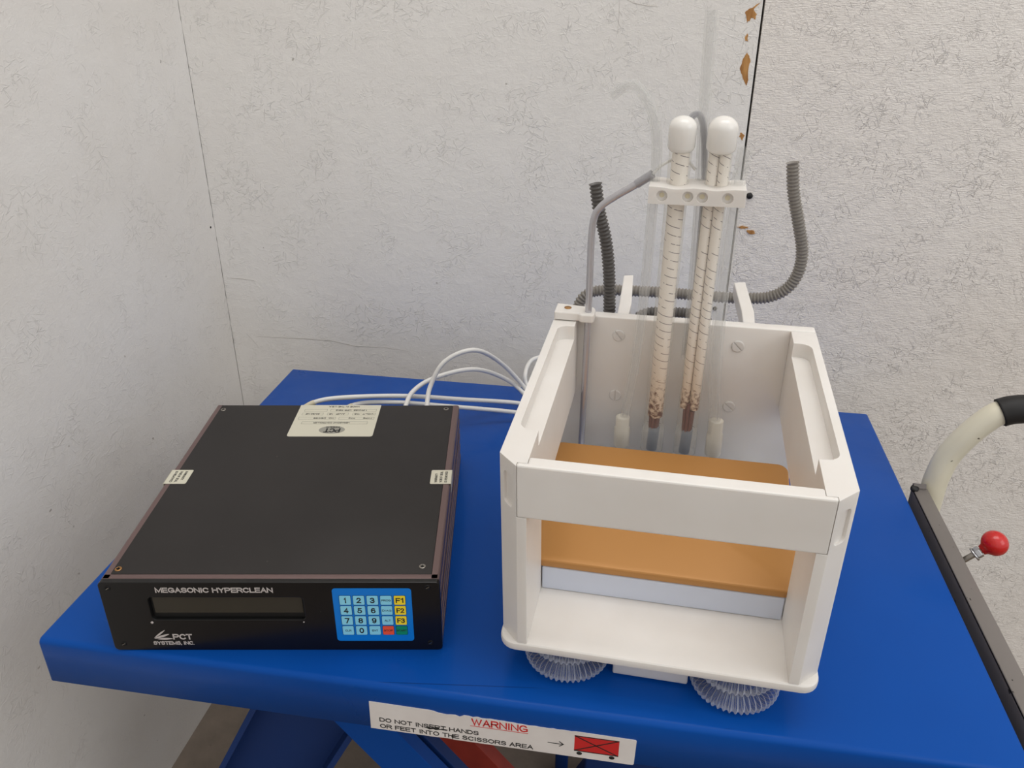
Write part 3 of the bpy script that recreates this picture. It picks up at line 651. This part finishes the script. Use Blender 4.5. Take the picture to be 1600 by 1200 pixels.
# corner bracket that holds the sheath
b = MB(); b.prism([(.0005, .2560), (.0250, .2560), (.0270, .2530), (.0385, .2530), (.0400, .2560), (.0400, .2680), (.0380, .2740), (.0005, .2790)][::1], TKH+.0008, TKH+.0092, 'z', bev=.0012); br = part(b, 'sheath_bracket', M_HDPE, tank)
b = MB(); b.lathe([(.0036, 0), (.0036, .0004), (.0028, .0008)], 20); part(b, 'bracket_screw', M_BRASS, br, Matrix.Translation((.0125, .2680, TKH+.0092)), 'brass screw')
# base block under the tank
b = MB(); b.box((.0915, .0225, -.0345), (.1535, .2500, .0), bev=.0015); part(b, 'base_block', M_HDPE, tank)
# milky bluish sub-floor and the gold plate on it
b = MB(); b.prism([(.0665, .0090), (.2710, .0090), (.2710, .0280), (.2100, .0280), (.2100, .0480), (.0665, .0325)], .0232, TKW-.0232, 'x', bev=.001); part(b, 'transducer_base', M_BLUISH, tank, label='milky bluish plastic base')
def slab(mb):
    L = math.hypot(.155, .026)
    mb.prism(rrect(.0085, .2360, 0, L, .010, 6), -.0090, 0, 'z')
Mg = Matrix.Translation((0, .0660, .0410)) @ Matrix.Rotation(math.atan2(.0225, .155), 4, 'X')
b = MB(); slab(b); o = part(b, 'gold_plate', M_GOLD, tank, Mg, 'gold coloured metal plate sloping up to the rear'); bcarve(o, [], .0022, 3)

# ------------------------------------------------------------ tubes standing in the tank
def tthing(name, label, cat, group=None, at=(0, 0, 0)): return empty(name, MT_ @ Matrix.Translation(at), label, cat, group)
def fit(mb, x, y, z0, z1, r, mat, n=24): mb.lathe([(r*.92, z0), (r, z0+.001), (r, z1-.001), (r*.9, z1)], n, mat, M=Matrix.Translation((x, y, 0)))
TY = .250
caps = [(.1084, .1418)]
for i, (xb, xt, lab) in enumerate(((.1050, .1088, ''), (.1380, .1418, ''))):
    th_ = tthing('braided_tube', ('left white-capped clear tube holding one thick braided cable', 'right white-capped clear tube holding two thin braided cables')[i], 'tube', at=(xb, TY, .0480))
    ax = Vector((xt-xb, 0, .3505-.048)); L = ax.length; Mt = Matrix.Rotation(math.atan2(ax.x, ax.z), 4, 'Y')
    b = MB(); b.tube([(0, 0, 0), (0, 0, L*.5), (0, 0, L)], .0098 if i == 0 else .0105, 28, cap=False); part(b, 'clear_sleeve', M_CLEARL, th_, Mt)
    if i == 0:
        b = MB(); b.tube([(0, 0, .040), (0, 0, .15), (0, 0, L)], .0074, 24)
        part(b, 'braided_cable', M_BRAID, th_, Mt @ Matrix.Translation((.0005, 0, 0)))
    else:
        for s in (-1, 1):
            b = MB(); b.tube([(0, 0, .052), (0, 0, .15), (0, 0, L)], .0046, 20); part(b, 'braided_cable', M_BRAID, th_, Mt @ Matrix.Translation((s*.0046, -.0010*s, 0)))
    b = MB()
    for k in range(7):
        a = k*2*PI/7; b.tube([(.0035*math.cos(a), .0035*math.sin(a), .026), (.0042*math.cos(a), .0042*math.sin(a), .050 + .004*(k % 3))], .0018, 8)
    part(b, 'wire_bundle', M_MAROON, th_, Mt)
    b = MB(); b.tube([(0.0, 0, 0), (.001, 0, .027)], .0055, 16); part(b, 'wire_core', M_SLATE, th_, Mt)
    b = MB(); b.lathe([(.0100, 0), (.0112, .001), (.0112, .026), (.0098, .028)], 28); part(b, 'socket', M_SOCK, th_, Mt @ Matrix.Translation((0, 0, -.001)))
    rr = .0118 if i == 0 else .0126
    prof = [(rr*.74, 0), (rr*.90, .0018), (rr*.99, .004), (rr*1.0, .016)] + [(rr*math.cos(a), .0195 + rr*.85*math.sin(a)) for a in [PI/2*k/10 for k in range(0, 10)]] + [(.0004, .0195+rr*.85)]
    b = MB(); b.lathe(prof, 32); part(b, 'cap', M_CAP, th_, Mt @ Matrix.Translation((0, 0, L-.036+.036*.98)))
# slim clear tubes
def thin_tube(name, lab, pts, r, mat, fitting=None, wall=True):
    o = tthing(name, lab, 'tube', at=pts[0]); p0 = Vector(pts[0]); P = [p - p0 for p in spline(pts, 8)]
    b = MB(); b.tube(P, r, 18, cap=False); 
    b.tube(P, r*.62, 14, cap=False); part(b, 'tube_wall', mat, o)
    if fitting:
        b = MB(); z1 = fitting; b.lathe([(.0072, .0), (.0080, .0015), (.0080, z1*.62), (.0070, z1*.66), (.0070, z1), (.0055, z1+.001)], 24)
        part(b, 'end_fitting', M_MILK, o, Matrix.Translation((0, 0, -.002)))
    return o
thin_tube('clear_tube', 'slim clear tube curling over to the left above the white tank', [(.0740, .250, .0500), (.0755, .250, .0800), (.0825, .250, .140), (.0862, .250, .2039), (.0882, .250, .2907), (.0889, .250, .3362), (.0876, .250, .3605), (.0816, .250, .3840), (.0683, .250, .4016), (.0576, .250, .4010), (.0473, .250, .3935)], .0046, M_CLEAR, .034)
thin_tube('clear_tube', 'tall straight clear tube rising highest between the two white caps', [(.1313, .262, .1500), (.1312, .262, .2100), (.1306, .262, .2532), (.1289, .262, .3067), (.1256, .262, .3778), (.1232, .262, .4590)], .0050, M_CLEAR)
thin_tube('clear_tube', 'straight clear tube at the right end of the clamp bar', [(.1665, .250, .050), (.1640, .250, .0900), (.1595, .250, .1450), (.1572, .250, .2093), (.1587, .250, .3057), (.1619, .250, .3550)], .0062, M_CLEAR, .040)
thin_tube('grey_tube', 'smoky grey clear tube looped behind the two white caps', [(.1120, .264, .3680), (.1165, .266, .3765), (.1215, .266, .3775), (.1250, .266, .3710), (.1272, .265, .3600), (.1292, .265, .3450), (.1320, .266, .3117), (.1332, .268, .2523), (.1350, .268, .1850)], .0029, M_GREYT)
# clamp bar with four screw holes
o = tthing('clamp_bar', 'white plastic clamp bar with four round recesses holding the upright tubes', 'clamp', at=(0, 0, 0))
tp = []
for k in range(41):
    x = .0848 + (.1662-.0848)*k/40; s = sum(.0016*math.exp(-((x-c_)/.010)**2) for c_ in (.108, .1405)); tp.append((x, .3236 - s))
b = MB(); b.prism([(.0848, .3086), (.1662, .3086)] + tp[::-1], .2310, .2650, 'y'); cl = part(b, 'clamp_body', M_HDPE, o)
cs = []
for x in (.0962, .1180, .1302, .1513):
    cc = MB(); cc.lathe([(.0047, .0012), (.0047, .006)], 28); cu = cc.build('cut', None); cu.matrix_world = MT_ @ Matrix.Translation((x, .2355, .3158)) @ Matrix.Rotation(PI/2, 4, 'X'); cs.append(cu)
bcarve(cl, cs, .0008, 2)
for x in (.0962, .1180, .1302, .1513):
    b = MB(); b.lathe([(.0026, 0), (.0026, .0012), (.0018, .0014)], 18); part(b, 'screw_plug', M_YELLOWED, o, Matrix.Translation((x, .2356, .3158)) @ Matrix.Rotation(PI/2, 4, 'X'))
# bent sheath rod
rp = [(.0308, .262, .0150), (.0320, .262, .0900), (.0335, .262, .1900), (.0336, .262, .2480), (.0340, .2615, .2700), (.0362, .261, .2860), (.0425, .260, .2965), (.0550, .258, .3065), (.0710, .255, .3175), (.0865, .252, .3290)]
o = tthing('bent_sheath_rod', 'thin grey metal rod bent over at the top, held at left rear tank corner', 'rod', at=rp[0])
b = MB(); P = [p - Vector(rp[0]) for p in spline(rp, 8)]; b.tube(P, .0033, 18, cap=False); part(b, 'rod', M_RODM, o)
b = MB(); b.tube([P[-8], P[-1]], .0040, 16); part(b, 'rod_sleeve', M_GREYT, o)
wp = [(.0865, .252, .329), (.0942, .253, .3370), (.1047, .256, .3415), (.1158, .260, .3385), (.1225, .262, .3320)]
b = MB(); b.tube([p - Vector(rp[0]) for p in spline(wp, 8)], .0013, 10); part(b, 'lead_wire', M_CABLE, o, label='thin white wire')
# corrugated hoses
def corr(pts, r0, r1, pitch, n=20):
    P = resample(spline(pts, 24), pitch/6); rad = [r0 + (r1-r0)*(.5+.5*math.cos(2*PI*i/6)) for i in range(len(P))]; return P, rad
def hose(name, lab, pts, r0, r1, pitch, mat, M, cat='hose', group=None):
    P, rad = corr(pts, r0, r1, pitch); p0 = P[0]; b = MB(); b.tube([p-p0 for p in P], 0, 20, cap=False, rad=rad)
    o = b.build(name, mat, None, M=M @ Matrix.Translation(p0)); return tag(o, lab, cat, group)
HY = .425
hose('corrugated_hose', 'long smoky corrugated hose sweeping behind the tank, right end standing up', [(.2225, HY, .3041), (.2279, HY, .2735), (.2382, HY, .2393), (.2460, HY, .2111), (.2463, HY, .1870), (.2383, HY, .1670), (.2213, HY, .1545), (.1973, HY, .1504), (.1547, HY, .1496), (.1112, HY, .1505), (.0746, HY, .1501), (.0380, HY, .1490), (.0150, HY-.003, .1440), (.0040, HY-.006, .1286), (.0020, HY-.008, .100), (.0060, HY-.02, .05), (.03, HY-.05, .0), (.07, HY-.06, -.024)], .0054, .0069, .0038, M_HOSEG, MT_)
hose('corrugated_hose', 'short dark grey corrugated hose standing upright behind the left rear tank corner', [(.0302, .312, .3026), (.0349, .312, .2764), (.0425, .312, .2476), (.0470, .312, .2177), (.0492, .312, .1850), (.0500, .312, .1500), (.050, .313, .08), (.052, .314, .0)], .0050, .0066, .0038, M_HOSED, MT_)
hose('corrugated_hose', 'grey corrugated hose just showing above the tank rear wall', [(.060, .305, .120), (.075, .306, .160), (.0876, .307, .1735), (.112, .307, .1765), (.1388, .307, .1750), (.155, .306, .160), (.165, .305, .120)], .0045, .0058, .0034, M_HOSED, MT_)
for (cx, cy, lab) in ((.4650, -.5040, 'coiled clear corrugated hose on the blue table under the front left tank corner'), (.6045, -.5135, 'coiled clear corrugated hose on the blue table under the front right tank corner')):
    pts = []
    for k in range(0, 49):       # two stacked turns, stepping up at the back
        a = PI*.62 + k*PI*4/48; tt = max(0, min(1, (k-22)/5)); R_ = .0278 - .0022*tt
        pts.append((cx + R_*math.cos(a), cy + R_*math.sin(a) + .0015*tt, .0090 + .0158*tt*tt*(3-2*tt)))
    P = resample(spline(pts, 24), .0038/8); rad = [.0070 + .0020*(.5+.5*math.cos(2*PI*i/8))**1.5 for i in range(len(P))]; p0 = P[0]
    b = MB(); b.tube([p-p0 for p in P], 0, 22, cap=False, rad=rad)
    o = b.build('coiled_hose', M_COIL, None, M=Matrix.Translation((p0.x, p0.y, p0.z+ZT))); tag(o, lab, 'hose')
# ------------------------------------------------------------ white cables
def cable(lab, pts, sleeve):
    P = spline(pts, 10); p0 = P[0]; o = empty('cable', Matrix.Translation((p0.x, p0.y, p0.z+ZT)), lab, 'cable', None)
    b = MB(); b.tube([p-p0 for p in P], .0029, 14); part(b, 'jacket', M_CABLE, o)
    if sleeve: b = MB(); b.tube([p-p0 for p in P[4:19]], .0034, 14); part(b, 'strain_relief', M_YELLOWED, o, label='yellowed strain relief')
    return o
cable('white cable arching from the left of the controller rear, upper of the two low ones', [(.1000, -.2415, .045), (.1060, -.2150, .052), (.1265, -.1976, .060), (.1695, -.1798, .060), (.2257, -.1488, .050), (.2850, -.1184, .035), (.3538, -.0733, .012), (.3973, -.073, .004)], True)
cable('white cable running lowest behind the rating plate towards the tank', [(.1480, -.2330, .045), (.1530, -.2080, .048), (.1675, -.1805, .050), (.2107, -.1590, .045), (.2715, -.1363, .033), (.3497, -.1047, .015), (.3995, -.0937, .004)], True)
cable('white cable in a low loop from the controller rear, inner of the two loops', [(.2284, -.2195, .045), (.2290, -.1850, .050), (.2321, -.1548, .060), (.2553, -.1308, .070), (.2984, -.0984, .070), (.3338, -.0592, .040), (.3623, -.0609, .018), (.3904, -.087, .004)], False)
cable('white cable in the highest loop behind the controller right rear corner', [(.2564, -.2145, .045), (.2564, -.1830, .052), (.2557, -.1581, .070), (.2721, -.1442, .100), (.3048, -.1258, .110), (.3289, -.0801, .075), (.3566, -.0544, .030), (.3801, -.0742, .0095)], False)
cable('short white cable loop peeking out left of the tank against the wall', [(.4100, -.0900, .004), (.3874, -.0637, .008), (.3604, -.0298, .015), (.3546, -.0166, .030), (.3593, .0207, .034), (.3831, .0382, .030), (.42, .03, .004)], False)
